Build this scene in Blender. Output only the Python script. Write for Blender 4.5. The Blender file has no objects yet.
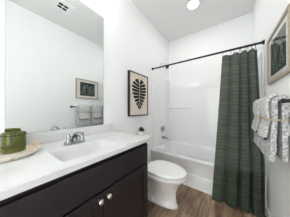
import bpy, bmesh, math, random
from mathutils import Vector, Matrix, noise
random.seed(7)
R = math.radians; PI = math.pi
S = bpy.context.scene
C = S.collection

# ------------------------------------------------------------------ camera, world, lights, exposure
W, D, H = 1.494, 2.58, 2.745           # room width, back wall, ceiling
NEAR = -0.85                            # wall with the doorway behind the camera
cam_d = bpy.data.cameras.new('camera'); cam = bpy.data.objects.new('camera', cam_d); C.objects.link(cam)
cam.location = (1.1586, 0, 1.1303)
cam.rotation_euler = (R(90) + .0063, 0, .6258)
cam_d.sensor_width = 36; cam_d.lens = 114.96 / 290 * 36; cam_d.clip_start = .02
S.camera = cam

wd = bpy.data.worlds.new('world'); S.world = wd; wd.use_nodes = True
bg = wd.node_tree.nodes['Background']
bg.inputs[0].default_value = (.95, .97, 1, 1); bg.inputs[1].default_value = 2.0

def area(name, loc, rot, sx, sy, power, col=(1, 1, 1)):
    l = bpy.data.lights.new(name, 'AREA'); l.shape = 'RECTANGLE'; l.size = sx; l.size_y = sy
    l.energy = power; l.color = col
    o = bpy.data.objects.new(name, l); C.objects.link(o); o.location = loc; o.rotation_euler = rot
    return o
area('doorway_fill', (.86, NEAR - .25, 1.25), (R(90), 0, 0),  .95, 2.0, 10, (1, .985, .965))  # unseen area lamp outside the doorway, added as soft fill

vs = S.view_settings
S.display_settings.display_device = 'sRGB'
vs.view_transform = 'Standard'; vs.look = 'None'; vs.gamma = 1; vs.use_curve_mapping = False
vs.exposure = 0.24
S.cycles.use_denoising = True
S.cycles.max_bounces = 12; S.cycles.diffuse_bounces = 8; S.cycles.glossy_bounces = 6
S.cycles.transparent_max_bounces = 12

# ------------------------------------------------------------------ materials
def lin(c):
    f = lambda v: v / 12.92 if v <= .04045 else ((v + .055) / 1.055) ** 2.4
    return tuple(f(v / 255) for v in c) + (1,)

def mat(name, rgb, rough=.5, metal=0, spec=.5, trans=0, bump=None, ior=1.45, coat=0, vary=None, sheen=0):
    m = bpy.data.materials.new(name); m.use_nodes = True
    nt = m.node_tree; b = nt.nodes['Principled BSDF']
    b.inputs['Base Color'].default_value = lin(rgb)
    b.inputs['Roughness'].default_value = rough; b.inputs['Metallic'].default_value = metal
    b.inputs['Specular IOR Level'].default_value = spec; b.inputs['IOR'].default_value = ior
    b.inputs['Transmission Weight'].default_value = trans; b.inputs['Coat Weight'].default_value = coat
    b.inputs['Sheen Weight'].default_value = sheen
    tc = nt.nodes.new('ShaderNodeTexCoord')
    if vary:                                  # (rgb2, scale xyz, threshold lo, hi)
        mp = nt.nodes.new('ShaderNodeMapping'); mp.inputs['Scale'].default_value = vary[1]
        n = nt.nodes.new('ShaderNodeTexNoise'); n.inputs['Scale'].default_value = 1; n.inputs['Detail'].default_value = 4
        r = nt.nodes.new('ShaderNodeValToRGB')
        r.color_ramp.elements[0].position = vary[2]; r.color_ramp.elements[1].position = vary[3]
        r.color_ramp.elements[0].color = lin(vary[0]); r.color_ramp.elements[1].color = lin(rgb)
        nt.links.new(tc.outputs['Object'], mp.inputs[0]); nt.links.new(mp.outputs[0], n.inputs['Vector'])
        nt.links.new(n.outputs['Fac'], r.inputs[0]); nt.links.new(r.outputs[0], b.inputs['Base Color'])
    if bump:                                  # (scale, strength, distance)
        n = nt.nodes.new('ShaderNodeTexNoise'); n.inputs['Scale'].default_value = bump[0]; n.inputs['Detail'].default_value = 3
        bp = nt.nodes.new('ShaderNodeBump'); bp.inputs['Strength'].default_value = bump[1]; bp.inputs['Distance'].default_value = bump[2]
        nt.links.new(tc.outputs['Object'], n.inputs['Vector']); nt.links.new(n.outputs['Fac'], bp.inputs['Height'])
        nt.links.new(bp.outputs[0], b.inputs['Normal'])
    return m

def floor_mat():
    m = bpy.data.materials.new('wood_plank'); m.use_nodes = True; nt = m.node_tree; b = nt.nodes['Principled BSDF']
    N = nt.nodes.new; L = nt.links.new
    tc = N('ShaderNodeTexCoord'); mp = N('ShaderNodeMapping'); mp.inputs['Rotation'].default_value = (0, 0, R(90))
    L(tc.outputs['Object'], mp.inputs[0])
    br = N('ShaderNodeTexBrick'); br.offset = .37; br.inputs['Scale'].default_value = 1
    br.inputs['Brick Width'].default_value = 1.15; br.inputs['Row Height'].default_value = .178
    br.inputs['Mortar Size'].default_value = .0018; br.inputs['Mortar Smooth'].default_value = .1
    br.inputs['Color1'].default_value = lin((204, 178, 150)); br.inputs['Color2'].default_value = lin((150, 126, 104))
    br.inputs['Mortar'].default_value = lin((52, 40, 32))
    L(mp.outputs[0], br.inputs['Vector'])
    m2 = N('ShaderNodeMapping'); m2.inputs['Scale'].default_value = (22, 2.2, 1); L(tc.outputs['Object'], m2.inputs[0])
    n = N('ShaderNodeTexNoise'); n.inputs['Scale'].default_value = 1; n.inputs['Detail'].default_value = 6; n.inputs['Distortion'].default_value = 1.2
    L(m2.outputs[0], n.inputs['Vector'])
    r = N('ShaderNodeValToRGB'); r.color_ramp.elements[0].position = .32; r.color_ramp.elements[1].position = .68
    r.color_ramp.elements[0].color = (.34, .30, .27, 1); r.color_ramp.elements[1].color = (1.12, 1.1, 1.06, 1); L(n.outputs['Fac'], r.inputs[0])
    m3 = N('ShaderNodeMapping'); m3.inputs['Scale'].default_value = (5, 2.2, 1); L(tc.outputs['Object'], m3.inputs[0])
    n3 = N('ShaderNodeTexNoise'); n3.inputs['Scale'].default_value = 1.6; n3.inputs['Detail'].default_value = 3; L(m3.outputs[0], n3.inputs['Vector'])
    r3 = N('ShaderNodeValToRGB'); r3.color_ramp.elements[0].position = .36; r3.color_ramp.elements[1].position = .62
    r3.color_ramp.elements[0].color = (.46, .41, .37, 1); r3.color_ramp.elements[1].color = (1, 1, 1, 1); L(n3.outputs['Fac'], r3.inputs[0])
    x = N('ShaderNodeMix'); x.data_type = 'RGBA'; x.blend_type = 'MULTIPLY'; x.inputs[0].default_value = .85
    L(br.outputs['Color'], x.inputs[6]); L(r.outputs[0], x.inputs[7])
    y = N('ShaderNodeMix'); y.data_type = 'RGBA'; y.blend_type = 'MULTIPLY'; y.inputs[0].default_value = .9
    L(x.outputs[2], y.inputs[6]); L(r3.outputs[0], y.inputs[7])
    L(y.outputs[2], b.inputs['Base Color']); b.inputs['Roughness'].default_value = .45
    return m

def curtain_mat():
    m = bpy.data.materials.new('green_curtain_fabric'); m.use_nodes = True; nt = m.node_tree; b = nt.nodes['Principled BSDF']
    N = nt.nodes.new; L = nt.links.new
    tc = N('ShaderNodeTexCoord')
    mp = N('ShaderNodeMapping'); mp.inputs['Scale'].default_value = (5, 5, 26); L(tc.outputs['Object'], mp.inputs[0])
    n = N('ShaderNodeTexNoise'); n.inputs['Scale'].default_value = 1; n.inputs['Detail'].default_value = 3; L(mp.outputs[0], n.inputs['Vector'])
    w = N('ShaderNodeTexWave'); w.wave_type = 'BANDS'; w.bands_direction = 'Z'; w.inputs['Scale'].default_value = 7.5
    w.inputs['Distortion'].default_value = 5; w.inputs['Detail'].default_value = 2; L(tc.outputs['Object'], w.inputs['Vector'])
    a = N('ShaderNodeMath'); a.operation = 'MULTIPLY_ADD'; a.inputs[1].default_value = .22; L(w.outputs['Fac'], a.inputs[0]); L(n.outputs['Fac'], a.inputs[2])
    r = N('ShaderNodeValToRGB'); r.color_ramp.elements[0].position = .42; r.color_ramp.elements[1].position = .85
    r.color_ramp.elements[0].color = lin((68, 77, 66)); r.color_ramp.elements[1].color = lin((87, 98, 82)); L(a.outputs[0], r.inputs[0])
    L(r.outputs[0], b.inputs['Base Color']); b.inputs['Roughness'].default_value = .8; b.inputs['Specular IOR Level'].default_value = .15
    tl = N('ShaderNodeBsdfTranslucent'); L(r.outputs[0], tl.inputs[0])
    tp = N('ShaderNodeBsdfTransparent'); x1 = N('ShaderNodeMixShader'); x1.inputs[0].default_value = .3
    L(b.outputs[0], x1.inputs[1]); L(tl.outputs[0], x1.inputs[2])
    x2 = N('ShaderNodeMixShader'); x2.inputs[0].default_value = .06; L(x1.outputs[0], x2.inputs[1]); L(tp.outputs[0], x2.inputs[2])
    out = [q for q in nt.nodes if q.type == 'OUTPUT_MATERIAL'][0]; L(x2.outputs[0], out.inputs[0])
    return m

def towel_mat(name, lo, hi, scale):
    m = bpy.data.materials.new(name); m.use_nodes = True; nt = m.node_tree; b = nt.nodes['Principled BSDF']
    N = nt.nodes.new; L = nt.links.new
    tc = N('ShaderNodeTexCoord'); v = N('ShaderNodeTexVoronoi'); v.inputs['Scale'].default_value = scale
    L(tc.outputs['Object'], v.inputs['Vector'])
    n = N('ShaderNodeTexNoise'); n.inputs['Scale'].default_value = scale * .45; n.inputs['Detail'].default_value = 3; L(tc.outputs['Object'], n.inputs['Vector'])
    r = N('ShaderNodeValToRGB'); r.color_ramp.elements[0].position = .36; r.color_ramp.elements[1].position = .58
    r.color_ramp.elements[0].color = lin(lo); r.color_ramp.elements[1].color = lin(hi); L(n.outputs['Fac'], r.inputs[0])
    L(r.outputs[0], b.inputs['Base Color']); b.inputs['Roughness'].default_value = .95; b.inputs['Specular IOR Level'].default_value = .1
    bp = N('ShaderNodeBump'); bp.inputs['Strength'].default_value = .9; bp.inputs['Distance'].default_value = .006
    L(v.outputs['Distance'], bp.inputs['Height']); L(bp.outputs[0], b.inputs['Normal'])
    return m

def marble_mat():
    m = mat('white_cultured_marble', (224, 225, 225), .12, vary=((215, 216, 216), (6, 9, 6), .3, .55))
    return m

def pane_mat():
    m = bpy.data.materials.new('picture_glass'); m.use_nodes = True; nt = m.node_tree
    for n in list(nt.nodes):
        if n.type != 'OUTPUT_MATERIAL': nt.nodes.remove(n)
    out = [n for n in nt.nodes if n.type == 'OUTPUT_MATERIAL'][0]
    t = nt.nodes.new('ShaderNodeBsdfTransparent'); g = nt.nodes.new('ShaderNodeBsdfGlossy'); g.inputs['Roughness'].default_value = .02
    f = nt.nodes.new('ShaderNodeFresnel'); f.inputs[0].default_value = 1.45
    x = nt.nodes.new('ShaderNodeMixShader')
    g_ = nt.nodes.new('ShaderNodeNewGeometry'); q = nt.nodes.new('ShaderNodeMath'); q.operation = 'SUBTRACT'; q.inputs[0].default_value = 1
    k = nt.nodes.new('ShaderNodeMath'); k.operation = 'MULTIPLY'
    nt.links.new(g_.outputs['Backfacing'], q.inputs[1]); nt.links.new(q.outputs[0], k.inputs[0]); nt.links.new(f.outputs[0], k.inputs[1])
    nt.links.new(k.outputs[0], x.inputs[0]); nt.links.new(t.outputs[0], x.inputs[1]); nt.links.new(g.outputs[0], x.inputs[2])
    nt.links.new(x.outputs[0], out.inputs[0])
    return m

def emit_mat(name, col, strength):
    m = mat(name, (250, 250, 250), .5); b = m.node_tree.nodes['Principled BSDF']
    b.inputs['Emission Color'].default_value = (*col, 1); b.inputs['Emission Strength'].default_value = strength
    return m

M = dict(
    wall=mat('painted_wall', (244, 245, 245), .6, spec=.3, bump=(180, .05, .002)),
    ceil=mat('painted_ceiling', (229, 230, 229), .8, spec=.2, bump=(140, .06, .002)),
    trim=mat('white_trim', (240, 240, 240), .35),
    floor=floor_mat(), curtain=curtain_mat(), marble=marble_mat(),
    espresso=mat('espresso_wood', (39, 32, 37), .36, vary=((29, 23, 28), (60, 60, 6), .3, .7)),
    gap=mat('toe_kick_dark', (28, 24, 26), .6),
    chrome=mat('chrome', (225, 228, 230), .08, 1), satin=mat('satin_chrome', (168, 170, 172), .22, 1), nickel=mat('brushed_nickel', (214, 208, 198), .25, 1),
    black=mat('matte_black_metal', (28, 28, 31), .4, spec=.4), blackwood=mat('black_frame_wood', (38, 33, 36), .45),
    fiber=mat('white_fibreglass', (240, 241, 241), .16, coat=.3), porcelain=mat('white_porcelain', (240, 239, 236), .1, coat=.4),
    seat=mat('white_seat_plastic', (244, 244, 243), .22),
    mirror=mat('mirror_silver', (238, 242, 241), .0, 1), mirror_edge=mat('mirror_edge', (200, 212, 210), .05, 1),
    green_glass=mat('green_glass', (168, 172, 70), .06, trans=.8, ior=1.5, vary=((124, 134, 44), (50, 50, 30), .35, .6)),
    dark_glass=mat('dark_green_glass', (48, 58, 18), .08, trans=.3, ior=1.5),
    tray=mat('speckled_ceramic', (226, 220, 208), .35, vary=((150, 140, 122), (60, 60, 60), .30, .42)),
    wood_bead=mat('pale_wood', (222, 196, 168), .6, vary=((196, 166, 138), (40, 40, 40), .3, .6)),
    paper=mat('cream_paper', (226, 214, 200), .85, spec=.2, vary=((216, 202, 188), (9, 9, 9), .3, .6)),
    leaf_ink=mat('leaf_ink', (30, 36, 27), .7, spec=.2, vary=((52, 66, 42), (14, 14, 14), .3, .5)),
    oak=mat('pale_oak', (188, 176, 158), .5, vary=((164, 150, 130), (4, 4, 40), .3, .7)),
    mat_board=mat('white_mat_board', (228, 227, 222), .85, spec=.2),
    print=mat('green_print', (52, 66, 58), .7, spec=.2, vary=((38, 50, 44), (12, 12, 12), .3, .7)),
    ink=mat('pale_print_ink', (142, 152, 143), .7, spec=.2), pane=pane_mat(),
    bath=towel_mat('grey_boucle_towel', (160, 163, 164), (228, 229, 228), 150),
    hand=towel_mat('white_boucle_towel', (182, 184, 184), (240, 240, 239), 170),
    charcoal=mat('charcoal_hem', (40, 42, 44), .95, spec=.1),
    twine=mat('jute_twine', (196, 180, 152), .9),
    pot=mat('white_pot', (238, 238, 236), .4), soil=mat('soil', (56, 44, 36), .9),
    plant=mat('plant_green', (66, 98, 48), .5, vary=((40, 66, 30), (40, 40, 40), .35, .6)),
    vent=mat('white_vent', (236, 236, 236), .5), dark=mat('vent_dark', (30, 30, 32), .7),
    lamp=emit_mat('lamp_lens', (1, .985, .97), 66.0), shade=emit_mat('frosted_shade', (1, .988, .972), 21.0),
)

# ------------------------------------------------------------------ helpers
class MB:
    """collects shapes in world coordinates; build() links them as ONE mesh object"""
    def __init__(s): s.bm = bmesh.new()
    def box(s, x0, x1, y0, y1, z0, z1):
        v = [s.bm.verts.new(p) for p in ((x0,y0,z0),(x1,y0,z0),(x1,y1,z0),(x0,y1,z0),(x0,y0,z1),(x1,y0,z1),(x1,y1,z1),(x0,y1,z1))]
        for f in ((3,2,1,0),(4,5,6,7),(0,1,5,4),(1,2,6,5),(2,3,7,6),(3,0,4,7)): s.bm.faces.new([v[i] for i in f])
        return s
    def loft(s, rings, cap0=True, cap1=True, closed=True):
        vs = [[s.bm.verts.new(p) for p in r] for r in rings]; n = len(vs[0])
        for a, b in zip(vs, vs[1:]):
            for i in range(n if closed else n - 1):
                j = (i + 1) % n
                s.bm.faces.new((a[i], a[j], b[j], b[i]))
        if cap0: s.bm.faces.new(list(reversed(vs[0])))
        if cap1: s.bm.faces.new(vs[-1])
        return vs
    def lathe(s, prof, origin=(0, 0, 0), axis=(0, 0, 1), n=28, cap0=True, cap1=True):
        q = Vector((0, 0, 1)).rotation_difference(Vector(axis)); o = Vector(origin)
        s.loft([[o + q @ Vector((r * math.cos(2*PI*i/n), r * math.sin(2*PI*i/n), h)) for i in range(n)] for r, h in prof], cap0, cap1)
        return s
    def tube(s, pts, r, n=12, caps=True, closed=False):
        pts = [Vector(p) for p in pts]; rs = r if isinstance(r, (list, tuple)) else [r] * len(pts)
        rings = []; up = None
        for i, p in enumerate(pts):
            a = pts[i-1] if (i or closed) else p; b = pts[(i+1) % len(pts)] if (i < len(pts)-1 or closed) else p
            t = (b - a).normalized()
            if up is None:
                up = Vector((0, 0, 1)) if abs(t.z) < .9 else Vector((1, 0, 0))
            u = (up - t * up.dot(t)).normalized(); up = u; w = t.cross(u)
            rings.append([p + (u * math.cos(2*PI*k/n) + w * math.sin(2*PI*k/n)) * rs[i] for k in range(n)])
        if closed: rings.append(rings[0]); s.loft(rings, False, False); bmesh.ops.remove_doubles(s.bm, verts=s.bm.verts, dist=1e-6)
        else: s.loft(rings, caps, caps)
        return s
    def ball(s, c, r, u=12, v=8, sc=(1, 1, 1)):
        m = Matrix.Translation(c) @ Matrix.Diagonal((*[r * k for k in sc], 1))
        bmesh.ops.create_uvsphere(s.bm, u_segments=u, v_segments=v, radius=1, matrix=m); return s
    def poly(s, pts): s.bm.faces.new([s.bm.verts.new(p) for p in pts]); return s
    def slab(s, pts, d):                          # flat outline pts extruded by vector d
        d = Vector(d); s.loft([[Vector(p) for p in pts], [Vector(p) + d for p in pts]]); return s
    def holed(s, outer, inner, flip=False):       # flat face with a hole
        o = [s.bm.verts.new(p) for p in outer]; i = [s.bm.verts.new(p) for p in inner]
        e = [s.bm.edges.new((l[k], l[(k+1) % len(l)])) for l in (o, i) for k in range(len(l))]
        bmesh.ops.triangle_fill(s.bm, use_beauty=True, edges=e)
    def build(s, name, m, parent=None, bevel=0, smooth=35, seg=2, subd=0):
        bm = s.bm
        bmesh.ops.remove_doubles(bm, verts=bm.verts, dist=1e-5)
        bmesh.ops.recalc_face_normals(bm, faces=bm.faces)
        if parent is None:
            xs = [v.co for v in bm.verts]
            off = Vector(((min(c.x for c in xs)+max(c.x for c in xs))/2, (min(c.y for c in xs)+max(c.y for c in xs))/2, min(c.z for c in xs)))
        else:
            off = Vector(parent.get('_o', (0, 0, 0)))
        for v in bm.verts: v.co -= off
        me = bpy.data.meshes.new(name); bm.to_mesh(me); bm.free()
        me.materials.append(m)
        if smooth:
            me.polygons.foreach_set('use_smooth', [True] * len(me.polygons)); me.set_sharp_from_angle(angle=R(smooth))
        o = bpy.data.objects.new(name, me); C.objects.link(o)
        if parent is None: o.location = off
        else: o.parent = parent
        o['_o'] = tuple(off)
        if bevel:
            b = o.modifiers.new('bevel', 'BEVEL'); b.width = bevel; b.segments = seg; b.limit_method = 'ANGLE'; b.angle_limit = R(40); b.harden_normals = True
        if subd:
            q = o.modifiers.new('subd', 'SUBSURF'); q.levels = subd; q.render_levels = subd
        return o

def tag(o, label=None, cat=None, group=None, kind=None):
    if label: o['label'] = label
    if cat: o['category'] = cat
    if group: o['group'] = group
    if kind: o['kind'] = kind
    return o
def thing(name, loc, label, cat, group=None):
    o = bpy.data.objects.new(name, None); C.objects.link(o); o.location = loc; o.empty_display_size = .05; o['_o'] = tuple(loc)
    return tag(o, label, cat, group)
def struct(mb, name, m, label, cat='room', **k):
    return tag(mb.build(name, m, **k), label, cat, kind='structure')
def copy_thing(src, loc, label, group=None):
    r = src.copy(); C.objects.link(r); r.location = loc; r['label'] = label
    if group: r['group'] = group
    for ch in list(src.children):
        c = ch.copy(); C.objects.link(c); c.parent = r
        for g in ch.children:
            d = g.copy(); C.objects.link(d); d.parent = c
    return r
def rrect(x0, x1, y0, y1, r, z, n=6):             # rounded rectangle ring
    p = []
    for cx, cy, a0 in ((x1-r, y1-r, 0), (x0+r, y1-r, 90), (x0+r, y0+r, 180), (x1-r, y0+r, 270)):
        for k in range(n + 1):
            a = R(a0 + 90 * k / n); p.append((cx + r * math.cos(a), cy + r * math.sin(a), z))
    return p
def lerp(a, b, t): return a + (b - a) * t

# ------------------------------------------------------------------ room shell
T = .1
struct(MB().box(-T, W + T, NEAR - T, D + T, -T, 0), 'floor', M['floor'], 'brown wood plank floor', 'floor', smooth=0)
struct(MB().box(-T, W + T, NEAR - T, D + T, H, H + T), 'ceiling', M['ceil'], 'flat pale grey ceiling', 'ceiling', smooth=0)
struct(MB().box(-T, 0, NEAR - T, D + T, 0, H), 'wall_left', M['wall'], 'white wall behind the mirror and toilet', 'wall', smooth=0)
struct(MB().box(W, W + T, NEAR - T, D + T, 0, H), 'wall_right', M['wall'], 'white wall with the towel bar', 'wall', smooth=0)
struct(MB().box(0, W, D, D + T, 0, H), 'wall_back', M['wall'], 'white wall at the end of the bathtub', 'wall', smooth=0)
nw = MB(); nw.box(0, .4, NEAR - T, NEAR, 0, H); nw.box(1.32, W, NEAR - T, NEAR, 0, H); nw.box(.4, 1.32, NEAR - T, NEAR, 2.08, H)
struct(nw, 'wall_near', M['wall'], 'white wall with the doorway', 'wall', smooth=0)
struct(MB().box(0, .014, .91, 1.752, 0, .095), 'baseboard_left', M['trim'], 'white baseboard behind the toilet', 'baseboard', bevel=.004)
struct(MB().box(W - .014, W, NEAR, 1.752, 0, .095), 'baseboard_right', M['trim'], 'white baseboard under the towel bar', 'baseboard', bevel=.004)
q = [(0, 1.7555, 0), (0, 1.743, 0), (0, 1.7435, .006), (0, 1.747, .011), (0, 1.7555, .014)]
t = MB(); t.slab([(.015, y, z + .0005) for _, y, z in q], (W - .03, 0, 0))
struct(t, 'trim_1', M['trim'], 'white strip along the foot of the bathtub', 'trim')

# ------------------------------------------------------------------ bathtub
tub = thing('bathtub', (W/2, 2.16, 0), 'white alcove bathtub across the end of the room', 'bathtub')
t = MB(); y0 = 1.756
prof = [(y0+.02, .002), (y0+.004, .002), (y0+.004, .165), (y0+.007, .172), (y0+.022, .174), (y0+.022, .182), (y0+.012, .186), (y0+.012, .355), (y0+.002, .37), (y0, .385), (y0+.003, .4), (y0+.012, .408), (y0+.04, .408), (y0+.04, .395), (y0+.02, .36)]
t.slab([(.003, y, z) for y, z in prof], (W - .006, 0, 0))
t.build('apron', M['fiber'], tub, smooth=50)
t = MB()
outer = [(.003, y0+.03, .408), (W-.003, y0+.03, .408), (W-.003, D-.004, .408), (.003, D-.004, .408)]
hole = rrect(.09, W-.07, y0+.085, D-.075, .1, .408, 8)
t.holed(outer, hole)
rings = []
for z, ins, r in ((.408, 0, .1), (.402, .006, .1), (.385, .014, .1), (.30, .03, .1), (.18, .05, .1), (.11, .075, .1), (.085, .12, .09), (.08, .18, .08)):
    rings.append(rrect(.09+ins, W-.07-ins*1.7, y0+.085+ins*.8, D-.075-ins*.8, r, z, 8))
t.loft(rings, False, True)
t.build('basin', M['fiber'], tub, smooth=60)
t = MB(); t.lathe([(.036, 0), (.036, .006), (.03, .012), (.008, .013)], (.105, 2.17, .335), (1, 0, .1), 24)
tag(t.build('overflow_plate', M['chrome'], tub), 'chrome overflow plate')

sur = thing('tub_surround', (W/2, D - .02, .409), 'white glossy wall surround rising above the bathtub', 'tub surround')
t = MB(); z0, z1 = .4085, 1.79
t.slab([(.022, y, z) for y, z in ((D-.004, z0), (D-.036, z0), (D-.036, 1.545), (D-.03, 1.553), (D-.024, 1.555), (D-.024, z1-.01), (D-.018, z1), (D-.004, z1))], (W - .044, 0, 0))
t.build('back_panel', M['fiber'], sur)
for sx in (1, -1):
    X = lambda v: v if sx > 0 else W - v
    t = MB(); t.slab([(X(x), y, z0) for x, y in ((.003, 1.845), (.014, 1.845), (.02, 1.852), (.02, 2.28), (.024, 2.287), (.034, 2.293), (.034, D-.004), (.003, D-.004))], (0, 0, z1 - z0))
    t.build('side_panel', M['fiber'], sur)
t = MB(); t.slab([(.036, D-.037, 1.15), (.5, D-.037, 1.15), (.5, D-.037, 1.182), (.036, D-.037, 1.182)], (0, -.032, 0))
t.build('soap_ledge', M['fiber'], sur, bevel=.01, seg=3)

# tub fittings
v = thing('tub_valve', (.021, 2.2, .64), 'chrome shower valve with lever above the tub spout', 'faucet')
t = MB(); t.lathe([(.062, 0), (.06, .008), (.03, .012), (.026, .012)], (.021, 2.2, .715), (1, 0, 0), 28); t.build('escutcheon', M['satin'], v)
t = MB(); t.lathe([(.026, .012), (.024, .05), (.018, .056)], (.021, 2.2, .715), (1, 0, 0), 20)
t.tube([(.065, 2.2, .715), (.075, 2.19, .745), (.085, 2.175, .785)], [.012, .01, .008], 10); t.build('lever', M['satin'], v)
v = thing('tub_spout', (.021, 2.2, .49), 'chrome tub spout below the shower valve', 'faucet')
t = MB(); t.tube([(.021, 2.2, .535), (.06, 2.2, .535), (.11, 2.2, .53), (.14, 2.2, .522)], [.028, .027, .025, .022], 16); t.build('spout_body', M['satin'], v)
t = MB(); t.lathe([(.007, 0), (.007, .018), (.009, .02), (.009, .03)], (.12, 2.2, .55), (0, 0, 1), 12); t.build('diverter_knob', M['satin'], v)
v = thing('shower_fixture', (.002, 2.17, 2.0), 'small shower head on a wall arm above the tub valve', 'shower head')
t = MB(); t.lathe([(.028, 0), (.026, .006), (.012, .01)], (.002, 2.17, 2.09), (1, 0, 0), 20); t.build('wall_flange', M['chrome'], v)
t = MB(); t.tube([(.006, 2.17, 2.09), (.06, 2.17, 2.088), (.1, 2.17, 2.065), (.125, 2.17, 2.035)], .0095, 12); t.build('arm', M['chrome'], v)
t = MB(); t.lathe([(.012, 0), (.016, .012), (.036, .045), (.04, .058), (.036, .06)], (.125, 2.17, 2.035), (.55, 0, -.83), 24); tag(t.build('spray_head', M['black'], v), 'dark spray head')

# ------------------------------------------------------------------ curtain rod, hooks, curtain
RY, RZ = 1.8376, 1.89
rod = thing('curtain_rod', (W/2, RY, RZ - .013), 'long black shower curtain rod spanning wall to wall', 'curtain rod')
t = MB(); t.tube([(.012, RY, RZ), (W - .012, RY, RZ)], .0125, 16); t.build('pole', M['black'], rod)
for a, b in ((.0005, 1), (W - .0005, -1)):
    t = MB(); t.lathe([(.026, 0), (.026, .008), (.018, .016), (.0135, .03)], (a, RY, RZ), (b, 0, 0), 20); t.build('end_flange', M['black'], rod)

NS, NZ = 200, 36
CX0, CX1 = 1.098, 1.44
def cphase(s): return 2 * PI * (.3 + .7 * s + 3.3 * s ** 1.45)
def right_y(k):
    if k < .55: return lerp(RY + .008, 1.79, k / .55)
    q = min(1, (k - .55) / .22); return lerp(1.79, 1.695, q * q * (3 - 2 * q))
def curtain_pt(s, z):
    k = (1.845 - z) / 1.8                                   # 0 top .. 1 bottom
    xl = lerp(CX0, .99, k ** 1.1); xr = lerp(CX1, 1.472, min(1, k * 1.6))
    amp = lerp(.044, .044, k) * (.3 + .7 * min(1, max(0, (s - .12) / .45)))
    ph = cphase(s) + .35 * k * math.sin(5 * s + 1)
    x = lerp(xl, xr, s) - .0105 * math.sin(ph) * min(1, s / .3)
    ym = lerp(RY, 1.69, min(1, k / .78) ** .9) - .025 * max(0, k - .78) / .22
    if s > .5: ym = lerp(ym, right_y(k), min(1, (s - .5) / .3))
    y = ym + amp * (2 * ((1 + math.cos(ph)) / 2) ** 2.2 - .75) + .006 * k * math.sin(17 * s + 3 * k)
    return Vector((min(x, 1.478), y, z))
t = MB(); g = []
for j in range(NZ + 1):
    row = []
    for i in range(NS + 1):
        s = i / NS; zt = 1.838 - .012 * (1 - math.cos(2 * cphase(s))) * .5
        z = lerp(zt, .006 + .003 * (1 + math.sin(4 * s)), j / NZ)
        row.append(t.bm.verts.new(curtain_pt(s, z)))
    g.append(row)
for j in range(NZ):
    for i in range(NS): t.bm.faces.new((g[j][i], g[j][i+1], g[j+1][i+1], g[j+1][i]))
cur = thing('shower_curtain', (1.25, 1.75, .005), 'dark green patterned shower curtain bunched at the right of the rod', 'curtain')
o = t.build('curtain_panel', M['curtain'], cur, smooth=180)
# hooks at the fold crests
t = MB()
t.tube([(0, .0195 * math.cos(a), .0195 * math.sin(a)) for a in [2*PI*k/20 for k in range(20)]], .0022, 6, closed=True)
t.tube([(0, 0, -.0195), (0, 0, -.033), (0, .004, -.042), (0, .001, -.05)], .002, 6)
hk = t.build('curtain_hook', M['black'])
off0 = Vector(hk['_o']); labels = ['first', 'second', 'third', 'fourth', 'fifth', 'sixth', 'seventh', 'eighth', 'ninth']
hs = []
for k in range(9):
    tgt = 2 * PI * (.3 + .25 + .42 * k)
    lo, hi = 0, 1
    for _ in range(40):
        m_ = (lo + hi) / 2
        if cphase(m_) < tgt: lo = m_
        else: hi = m_
    hs.append(lo if k else .02)
for k, s_ in enumerate(hs):
    h = hk if k == 0 else hk.copy()
    if k: C.objects.link(h)
    p = curtain_pt(s_, 1.838)
    h.location = Vector((min(p.x, CX1 + .005), RY, RZ - .005)) + off0
    tag(h, f'small black curtain hook, {labels[k]} from the left edge of the green curtain', 'hook', 'curtain hooks on the black rod')

# ------------------------------------------------------------------ mirror
mir = thing('wall_mirror', (.003, .46, .959), 'large frameless rectangular mirror above the sink', 'mirror')
my0, my1, mz0, mz1 = .07, .784, .960, 2.178
t = MB(); t.box(.002, .0075, my0, my1, mz0, mz1); t.build('backing', M['mirror_edge'], mir, smooth=0)
t = MB(); t.box(.0076, .0082, my0 + .002, my1 - .002, mz0 + .002, mz1 - .002); t.build('glass', M['mirror'], mir, smooth=0)

# ------------------------------------------------------------------ vanity
vy0, vy1 = -.065, .885
van = thing('vanity_cabinet', (.28, .41, 0), 'dark espresso two-door vanity cabinet under the white sink top', 'cabinet')
t = MB(); t.box(.003, .522, vy0, vy0+.018, .095, .8345); t.box(.003, .522, vy1-.018, vy1, .095, .8345)
t.box(.003, .522, vy0+.018, vy1-.018, .095, .113); t.box(.003, .015, vy0+.018, vy1-.018, .113, .8345)
t.box(.522, .54, vy0, vy1, .095, .8345); t.build('cabinet_body', M['espresso'], van)
t = MB(); t.box(.003, .47, vy0 + .003, vy1 - .003, .0005, .095); t.build('toe_kick', M['gap'], van)
t = MB(); t.box(.5405, .559, vy0 + .018, vy1 - .012, .653, .81); t.build('drawer_front', M['espresso'], van, bevel=.003)
def door(a, b, ky):
    z0, z1, st = .115, .64, .058
    t = MB(); t.box(.5405, .559, a, a+st, z0, z1); t.box(.5405, .559, b-st, b, z0, z1)
    t.box(.5405, .559, a+st, b-st, z0, z0+st); t.box(.5405, .559, a+st, b-st, z1-st, z1); t.box(.5405, .548, a+st-.002, b-st+.002, z0+st-.002, z1-st+.002)
    d = t.build('door', M['espresso'], van, bevel=.0025)
    k = MB(); k.lathe([(.008, 0), (.006, .006), (.006, .012), (.013, .018), (.0155, .023), (.013, .028), (.006, .030)], (.559, ky, .607), (1, 0, 0), 20)
    tag(k.build('knob', M['nickel'], d), 'brushed nickel knob')
door(vy0 + .018, .408, .383); door(.4125, vy1 - .012, .438)

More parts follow.
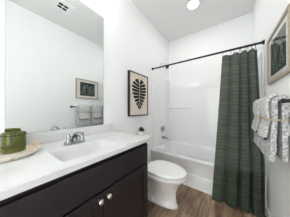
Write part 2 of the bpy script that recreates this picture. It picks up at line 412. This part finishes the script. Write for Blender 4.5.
vt = thing('countertop', (.28, .41, .836), 'white marble-look vanity counter with built-in rectangular sink', 'countertop')
cx1, cy0, cy1, cz0, cz1 = .565, vy0 - .02, .905, .836, .868
t = MB(); rim = rrect(.245, .498, .222, .588, .03, cz1, 6); rim2 = [(x, y, cz0) for x, y, z in rim]
O = lambda z: [(.002, cy0, z), (cx1, cy0, z), (cx1, cy1, z), (.002, cy1, z)]
e = .004
Oi = [(.002, cy0 + e, cz1), (cx1 - e, cy0 + e, cz1), (cx1 - e, cy1 - e, cz1), (.002, cy1 - e, cz1)]
t.holed(Oi, rim); t.loft([Oi, O(cz1 - e), O(cz0)], False, False); t.holed(O(cz0), rim2)
t.build('counter_slab', M['marble'], vt, smooth=25)
rings = [rim]
for z, i in ((.8655, .002), (.861, .006), (.83, .02), (.78, .045), (.758, .062), (.75, .09), (.748, .11)):
    rings.append(rrect(.245 + i * .9, .498 - i * .9, .222 + i * 1.3, .588 - i * .75, .03, z, 6))
t = MB(); t.loft(rings, False, True); t.build('basin', M['marble'], vt, smooth=40)
t = MB(); t.lathe([(.022, 0), (.022, .003), (.016, .004), (.014, .002)], (.37, .42, .7485), (0, 0, 1), 20); tag(t.build('drain', M['chrome'], vt), 'chrome sink drain')
t = MB(); t.box(.002, .02, cy0, cy1, cz1 + .0003, .956); t.build('backsplash', M['marble'], vt, bevel=.003)

# basin faucet
FX, FY, FZ = .195, .405, .8685
fa = thing('sink_faucet', (FX, FY, FZ), 'chrome two-handle faucet behind the rectangular sink', 'faucet')
t = MB(); t.loft([rrect(FX-.026-i, FX+.026+i, FY-.075-i, FY+.075+i, .025, FZ + z, 6) for z, i in ((0, 0), (.012, 0), (.018, -.005))]); t.build('base_plate', M['satin'], fa)
t = MB(); t.tube([(FX-.004, FY, FZ+.015), (FX, FY, FZ+.05), (FX+.03, FY, FZ+.075), (FX+.075, FY, FZ+.08), (FX+.115, FY, FZ+.068), (FX+.122, FY, FZ+.055)], [.023, .02, .018, .017, .015, .012], 14); t.build('spout', M['satin'], fa)
t = MB(); t.tube([(FX-.018, FY, FZ+.016), (FX-.018, FY, FZ+.074)], .003, 8); t.ball((FX-.018, FY, FZ+.076), .005); t.build('lift_rod', M['satin'], fa)
for s_ in (-1, 1):
    yy = FY + .006 + s_ * .047
    t = MB(); t.lathe([(.02, .014), (.019, .03), (.013, .04), (.015, .048), (.01, .056), (.003, .058)], (FX, yy, FZ), n=18)
    t.tube([(FX, yy, FZ+.045), (FX-.004, yy + s_*.003, FZ+.062), (FX-.006, yy + s_*.006, FZ+.078)], [.015, .0135, .010], 12); t.build('handle', M['satin'], fa)

# ------------------------------------------------------------------ things on the counter
tr = MB(); TC = (.158, .077, cz1 + .0005)
tr.lathe([(.08, 0), (.115, .002), (.125, .012), (.131, .02), (.129, .022), (.122, .015), (.115, .009), (.03, .008)], TC, n=48)
tag(tr.build('round_tray', M['tray']), 'round speckled off-white ceramic tray at the left end of the counter', 'tray')
jz = cz1 + .0105; JC = (.108, .1)
jr = thing('glass_jar', (*JC, jz), 'olive green pressed glass jar, open at the top, standing on the tray', 'jar')
t = MB(); n = 64; rings = []
prof = [(.046, 0), (.050, .003), (.051, .01), (.051, .106), (.0505, .111), (.0485, .112), (.0465, .110), (.0455, .1), (.0455, .014), (.042, .010)]
def flute(r, h, k, i): return r + (.0009 * math.cos(32 * 2*PI*i/n) if .008 < h < .107 and k < 5 else 0)
for k, (r, h) in enumerate(prof):
    rings.append([(JC[0] + flute(r, h, k, i) * math.cos(2*PI*i/n), JC[1] + flute(r, h, k, i) * math.sin(2*PI*i/n), jz + h) for i in range(n)])
t.loft(rings); body = t.build('jar_body', M['green_glass'], jr, smooth=60)
for z_, cnt, rr in ((.098, 20, .0050), (.034, 20, .0040)):
    t = MB(); t.tube([(JC[0] + .0492 * math.cos(2*PI*i/48), JC[1] + .0492 * math.sin(2*PI*i/48), jz + z_) for i in range(48)], .003, 6, closed=True)
    for i in range(cnt):
        a = 2 * PI * i / cnt; t.ball((JC[0] + .0500 * math.cos(a), JC[1] + .0500 * math.sin(a), jz + z_), rr, 8, 6)
    t.build('bead_band', M['dark_glass'], body, smooth=180)
# looped bead garland on tray
t = MB()
def loop(cx, cy, cz, rx, rz, n, ax, tilt):
    for k in range(n):
        a = 2 * PI * k / n
        u = rx * math.cos(a); w = rz * math.sin(a)
        t.ball((cx + u * math.cos(ax) - w * math.sin(tilt) * math.sin(ax), cy + u * math.sin(ax) + w * math.sin(tilt) * math.cos(ax), cz + w * math.cos(tilt)), .0036, 8, 6)
loop(.19, .168, .9085, .022, .014, 17, R(70), R(35)); loop(.218, .152, .904, .017, .011, 13, R(20), R(40)); loop(.172, .192, .916, .02, .018, 14, R(80), R(20))
tag(t.build('bead_garland', M['wood_bead'], smooth=180), 'small pale wooden bead garland looped over the edge of the tray', 'ornament')

# ------------------------------------------------------------------ toilet
TY = 1.29
toi = thing('toilet', (.35, TY, 0), 'white two-piece toilet with closed lid between vanity and bathtub', 'toilet')
def egg(x0, x1, hw, z, n=40, sq=2.0, back=.62):
    """egg outline: blunt at the back (x0), rounded at the front (x1)"""
    xm = lerp(x0, x1, .42); p = []
    for i in range(n):
        a = 2 * PI * i / n; c, s = math.cos(a), math.sin(a)
        if c >= 0: x = xm + (x1 - xm) * abs(c) ** (2 / 2.15); y = hw * abs(s) ** (2 / 2.1) * (1 if s >= 0 else -1)
        else: x = xm - (xm - x0) * abs(c) ** (2 / 2.8); y = hw * abs(s) ** (2 / 2.5) * (1 if s >= 0 else -1)
        p.append((x, TY + y, z))
    return p
t = MB()
t.loft([egg(.20, .690, .098, .0006), egg(.20, .692, .1, .012), egg(.203, .688, .096, .026), egg(.215, .674, .074, .045), egg(.215, .668, .07, .1), egg(.21, .668, .078, .17), egg(.205, .690, .105, .225),
        egg(.2, .725, .145, .28), egg(.2, .758, .168, .32), egg(.2, .778, .182, .342), egg(.2, .784, .186, .362), egg(.2, .776, .180, .371)])
bowl = t.build('bowl', M['porcelain'], toi, smooth=80)
t = MB()          # trapway bulge on the visible side
for s_ in (-1, 1):
    t.tube([(.60, TY + s_*.02, .20), (.50, TY + s_*.066, .245), (.40, TY + s_*.085, .25), (.33, TY + s_*.085, .19), (.30, TY + s_*.08, .10), (.27, TY + s_*.075, .03)], [.012, .026, .034, .032, .03, .03], 14)
t.build('trapway', M['porcelain'], bowl, smooth=80)
for s_ in (-1, 1):
    t = MB(); t.lathe([(.016, 0), (.016, .008), (.011, .018), (.004, .02)], (.40, TY + s_*.083, .0262), n=14); t.build('bolt_cap', M['seat'], bowl)
t = MB(); t.loft([egg(.312, .773, .175, .3755), egg(.31, .777, .179, .379), egg(.31, .777, .179, .386), egg(.314, .771, .174, .389)]); t.build('seat', M['seat'], toi, smooth=50)
t = MB(); t.loft([egg(.303, .778, .180, .3965), egg(.298, .786, .188, .400), egg(.299, .785, .187, .409), egg(.306, .776, .18, .414), egg(.36, .72, .14, .4175), egg(.45, .62, .06, .418)]); lid = t.build('lid', M['seat'], toi, smooth=50)
for s_ in (-1, 1):
    t = MB(); t.box(.268, .305, TY + s_*.075 - .02, TY + s_*.075 + .02, .373, .398); t.build('hinge', M['seat'], toi, bevel=.006)
def trect(x0, x1, hw, r, z): return rrect(x0, x1, TY - hw, TY + hw, r, z, 6)
t = MB(); t.loft([trect(.04, .2, .16, .03, .373), trect(.035, .205, .185, .035, .40), trect(.03, .212, .2, .035, .55), trect(.026, .216, .206, .035, .703)]); tank = t.build('tank', M['porcelain'], toi, smooth=50)
t = MB(); t.loft([trect(.022, .221, .211, .035, .704), trect(.018, .226, .217, .038, .711), trect(.018, .226, .217, .038, .725), trect(.024, .22, .211, .035, .735)]); t.build('tank_lid', M['porcelain'], toi, smooth=50)
t = MB(); t.lathe([(.014, 0), (.014, .01)], (.215, TY - .15, .66), (1, 0, 0), 14); t.tube([(.228, TY - .15, .66), (.232, TY - .11, .655), (.232, TY - .07, .648)], [.007, .006, .007], 8); tag(t.build('flush_lever', M['chrome'], tank), 'chrome flush lever')

# potted plant on tank
PC = (.085, 1.385, .7355)
pp = thing('potted_plant', PC, 'tiny green plant in a white pot on the toilet tank', 'plant')
t = MB(); t.lathe([(.028, 0), (.036, .004), (.042, .055), (.042, .062), (.038, .062), (.036, .052), (.01, .051)], PC, n=24); t.build('pot', M['pot'], pp)
t = MB()
for k in range(150):
    a = random.uniform(0, 2*PI); el = random.uniform(.1, 1.5); ln = random.uniform(.04, .075)
    d = Vector((math.cos(a) * math.cos(el), math.sin(a) * math.cos(el), math.sin(el)))
    b = Vector(PC) + Vector((0, 0, .058)) + d * ln * random.uniform(.1, .5); e_ = b + d * ln * .7
    sd_ = d.cross(Vector((0, 0, 1))).normalized() * .009; up_ = sd_.cross(d).normalized() * .003
    mid = (b + e_) / 2 + up_
    t.poly([b, mid + sd_, e_]); t.poly([b, e_, mid - sd_])
t.build('foliage', M['plant'], pp, smooth=0)

# ------------------------------------------------------------------ leaf art on left wall
ay0, ay1, az0, az1, ad = 1.178, 1.635, 1.03, 1.683, .042
art = thing('framed_leaf_print', (.016, (ay0+ay1)/2, az0), 'black framed print of a large dark leaf on cream, above the toilet', 'picture')
t = MB(); f = .013
t.box(.001, ad, ay0, ay0+f, az0, az1); t.box(.001, ad, ay1-f, ay1, az0, az1); t.box(.001, ad, ay0+f, ay1-f, az0, az0+f); t.box(.001, ad, ay0+f, ay1-f, az1-f, az1)
t.build('frame', M['blackwood'], art, bevel=.001)
t = MB(); t.box(.003, .032, ay0+f+.0003, ay1-f-.0003, az0+f+.0003, az1-f-.0003); pr = t.build('print', M['paper'], art, smooth=0)
t = MB(); LY, LX = 1.412, .0322
ztop, zbot = 1.605, 1.12
def leaf_half(q):                                  # half width of the leaf at 0 top .. 1 tip
    return .174 * (math.sin(PI * min(1, q) ** .62)) ** .8 if 0 < q < 1 else 0
NL = 9
for sgn in (-1, 1):
    for k in range(NL):
        va, vb = lerp(.13, .86, k / NL), lerp(.13, .86, (k + .93) / NL)          # span on the vein
        qa, qb = (k + .10) / NL * 1.02 - .01, (k + .84) / NL * 1.02 - .01          # span on the outline
        Z = lambda q: lerp(ztop, zbot, q)
        I = lambda v: (LX, LY + sgn * .005, Z(v))
        def E(q, m_=1): return (LX, LY + sgn * leaf_half(q) * m_, Z(q))
        qm = (qa + qb) / 2
        mid = lambda v, q, f_: tuple(lerp(c1, c2, f_) for c1, c2 in zip(I(v), E(max(.004, q))))
        out = [I(va), mid(va, qa, .5), E(max(.006, qa), .94), E(max(.01, lerp(qa, qb, .3)), 1.02), E(lerp(qa, qb, .7), 1.02), E(qb, .93), mid(vb, qb, .5), I(vb)]
        t.slab(out, (.0006, 0, 0))
t.slab([(LX, LY - .002, 1.22), (LX, LY + .002, 1.22), (LX, LY + .003, 1.15), (LX, LY + .001, zbot - .02), (LX, LY - .003, 1.15)], (.0004, 0, 0))
t.build('leaf_drawing', M['leaf_ink'], pr, smooth=0)

# ------------------------------------------------------------------ framed print on right wall
gy0, gy1, gz0, gz1 = 1.115, 1.632, 1.372, 1.798; gx = W - .022; f = .022
gp = thing('framed_botanical_print', (W - .011, (gy0+gy1)/2, gz0), 'pale wood framed dark green botanical print above the towels', 'picture')
t = MB(); t.box(gx, W-.001, gy0, gy0+f, gz0, gz1); t.box(gx, W-.001, gy1-f, gy1, gz0, gz1); t.box(gx, W-.001, gy0+f, gy1-f, gz0, gz0+f); t.box(gx, W-.001, gy0+f, gy1-f, gz1-f, gz1)
t.build('frame', M['oak'], gp, bevel=.002)
t = MB(); t.box(W-.011, W-.003, gy0+f+.0003, gy1-f-.0003, gz0+f+.0003, gz1-f-.0003); mb_ = t.build('mat_board', M['mat_board'], gp, smooth=0)
t = MB(); t.box(W-.0122, W-.0111, 1.205, 1.548, 1.432, 1.735); pr = t.build('print', M['print'], mb_, smooth=0)
t = MB()
def sprig(y0, z0, ang, ln, n):
    d = Vector((0, math.cos(ang), math.sin(ang))); nr = Vector((0, -d.z, d.y)); b = Vector((W-.0124, y0, z0))
    for k in range(n):
        c = b + d * ln * k / n
        for s_ in (-1, 1):
            e_ = (d * .55 + nr * s_ * .8).normalized(); l2 = .03 * (1 - .5 * k / n); q2 = Vector((0, -e_.z, e_.y)) * .0042
            t.poly([c, c + e_ * l2 * .5 + q2, c + e_ * l2, c + e_ * l2 * .5 - q2])
    t.poly([b - nr * .001, b + d * ln - nr * .001, b + d * ln + nr * .001, b + nr * .001])
for (a, b, c, l) in ((1.25, 1.47, 75, .2), (1.32, 1.46, 100, .22), (1.38, 1.45, 70, .24), (1.46, 1.46, 95, .22), (1.5, 1.5, 80, .18), (1.42, 1.56, 120, .14), (1.28, 1.58, 60, .12)):
    sprig(a, b, R(c), l, 9)
t.build('leaf_drawing', M['ink'], pr, smooth=0)
t = MB(); t.box(W-.0150, W-.0140, gy0+f+.0003, gy1-f-.0003, gz0+f+.0003, gz1-f-.0003); t.build('glass', M['pane'], gp, smooth=0)

# ------------------------------------------------------------------ towel bar and towels
BX, BZ = W - .066, 1.18
tb = thing('towel_bar', (W - .03, 1.42, BZ - .02), 'dark metal towel bar on the right wall carrying the towels', 'towel bar')
t = MB(); t.tube([(BX, 1.02, BZ), (BX, 1.755, BZ)], .008, 14); t.build('rail', M['black'], tb)
for yy in (1.035, 1.74):
    t = MB(); t.lathe([(.024, 0), (.024, .008), (.011, .014), (.011, .058), (.014, .062), (.014, .078), (.006, .08)], (W - .0005, yy, BZ), (-1, 0, 0), 18); t.build('mount_post', M['black'], tb)

def towel_mesh(y0, y1, ri, th, zf, zb, seed, pinch, flare):
    """folded towel hung over the bar: U section in x-z, run along y"""
    t = MB(); path = []
    nd = 22; na = 14
    for i in range(nd): path.append(('f', lerp(zf, BZ, i / nd)))
    for i in range(na + 1): path.append(('a', PI * i / na))
    for i in range(1, nd + 1): path.append(('b', lerp(BZ, zb, i / nd)))
    ny = 16; rows = []
    for j in range(ny + 1):
        y = lerp(y0, y1, j / ny); o_, i_ = [], []
        edge = min(j, ny - j) / ny
        for k_, v in path:
            for rr, lst in ((ri + th, o_), (ri, i_)):
                if k_ == 'a': x, z = BX - rr * math.cos(v), BZ + rr * math.sin(v); sg = 0
                else:
                    sg = -1 if k_ == 'f' else 1; z = v
                    pz = math.exp(-((z - 1.06) / .035) ** 2)
                    sq = 1 - pinch * pz
                    x = BX + sg * rr * sq + (sg * flare * max(0, 1.03 - z) * 1.0 if sg < 0 else 0)
                nz = noise.noise(Vector((y * 14, z * 16, sg * 3))) * .0045 + noise.noise(Vector((y * 60, z * 60, seed + sg))) * .0014
                if sg: x += nz * (1 if sg < 0 else .2)
                else: z += nz * .5
                yy = y + noise.noise(Vector((seed, z * 18, sg * 2 + rr * 30))) * .006 - (.006 if edge == 0 and j == 0 else 0) * 0
                if sg > 0: x = min(x, W - .006)
                lst.append(t.bm.verts.new((x, yy, z)))
        rows.append((o_, i_))
    n = len(path)
    for (oa, ia), (ob, ib) in zip(rows, rows[1:]):
        for k in range(n - 1):
            t.bm.faces.new((oa[k], oa[k+1], ob[k+1], ob[k])); t.bm.faces.new((ia[k], ib[k], ib[k+1], ia[k+1]))
        t.bm.faces.new((oa[0], ob[0], ib[0], ia[0])); t.bm.faces.new((oa[-1], ia[-1], ib[-1], ob[-1]))
    for (o_, i_), fl in ((rows[0], 0), (rows[-1], 1)):
        for k in range(n - 1): t.bm.faces.new((o_[k], i_[k], i_[k+1], o_[k+1]))
    return t
for (a, b, ha, hb, where, sd_) in ((1.105, 1.402, 1.145, 1.35, 'nearer the camera', 3.1), (1.428, 1.71, 1.455, 1.66, 'next to the green curtain', 8.7)):
    t = towel_mesh(a, b, .0095, .0245, .785, .80, sd_, .16, .05)
    tag(t.build('bath_towel', M['bath'], smooth=70), f'grey-white nubby bath towel hanging low from the bar, {where}', 'towel', 'bath towels on the bar')
    t = towel_mesh(ha, hb, .0395, .0155, .925, .96, sd_ + 5, .16, .13)
    h = t.build('hand_towel', M['hand'], smooth=70)
    tag(h, f'white nubby hand towel tied with twine over a bath towel, {where}', 'towel', 'hand towels on the bar')
    t = MB(); t.tube([(BX - .0485 - .13 * .105 + .002, y, .9235 + .002 * math.sin(40 * y)) for y in [lerp(ha, hb, q / 8) for q in range(9)]], .0085, 8)
    tag(t.build('hem_band', M['charcoal'], h), 'dark hem')
    t = MB(); r1 = .0485
    for dz in (-.003, .003):
        pts = []
        for (x, y) in ((BX - r1, a + .004), (BX - r1, (a+b)/2), (BX - r1, b - .012), (BX - .01, b + .006), (BX + .049, b - .004), (BX + .049, (a+b)/2), (BX + .049, a + .004), (BX - .01, a - .006)):
            pts.append((x, y, 1.06 + dz))
        t.tube(pts, .0022, 8, closed=True)
    t.ball((BX - r1 - .004, a + .05, 1.06), .009, 10, 8)
    tag(t.build('twine', M['twine'], h, smooth=180), 'tan jute twine')

# ------------------------------------------------------------------ ceiling fittings
cl = thing('recessed_light', (.73, 1.86, H - .01), 'round lit recessed light in the ceiling in front of the tub', 'ceiling light')
t = MB(); t.lathe([(.092, -.0005), (.09, -.008), (.074, -.010), (.072, -.0005)], (.73, 1.86, H), n=40, cap0=False, cap1=False); t.build('trim_ring', M['vent'], cl)
t = MB(); t.lathe([(.07, -.001), (.071, -.006), (.05, -.009), (.01, -.010)], (.73, 1.86, H), n=40); t.build('lens', M['lamp'], cl)
cvx, cvy = .955, .70
vn = thing('ceiling_vent', (cvx, cvy, H - .012), 'square white ceiling vent with dark slots, seen in the mirror', 'vent')
t = MB(); a, b = .12, .062
for (x0, x1, y0_, y1_) in ((-a, a, -a, -b), (-a, a, b, a), (-a, -b, -b, b), (b, a, -b, b)): t.box(cvx+x0, cvx+x1, cvy+y0_, cvy+y1_, H-.012, H-.0005)
t.build('vent_frame', M['vent'], vn, bevel=.003)
t = MB(); t.box(cvx-b, cvx+b, cvy-b, cvy+b, H-.003, H-.0006); t.build('vent_opening', M['dark'], vn, smooth=0)
t = MB(); t.box(cvx-.006, cvx+.006, cvy-b, cvy+b, H-.011, H-.0035); t.box(cvx-b, cvx-.006, cvy-.004, cvy+.004, H-.011, H-.0035); t.box(cvx+.006, cvx+b, cvy-.004, cvy+.004, H-.011, H-.0035); t.build('vent_bars', M['vent'], vn)

# unseen vanity light, added above the mirror to light the room
vl = thing('added_vanity_light', (.04, .46, 2.43), 'added out-of-view three-shade vanity light on the wall above the mirror', 'added wall light')
t = MB(); t.box(.001, .025, .22, .70, 2.54, 2.61); t.build('wall_plate', M['nickel'], vl, bevel=.005)
for k in (-1, 0, 1):
    yy = .46 + k * .18
    t = MB(); t.tube([(.024, yy, 2.575), (.09, yy, 2.58), (.10, yy, 2.565), (.10, yy, 2.54)], .008, 10); t.build('arm', M['nickel'], vl)
    t = MB(); t.lathe([(.022, .0), (.034, -.01), (.052, -.06), (.056, -.10), (.05, -.104), (.01, -.106)], (.10, yy, 2.54), n=24); t.build('lamp_shade', M['shade'], vl)

for o in list(bpy.data.objects):
    if '_o' in o: del o['_o']
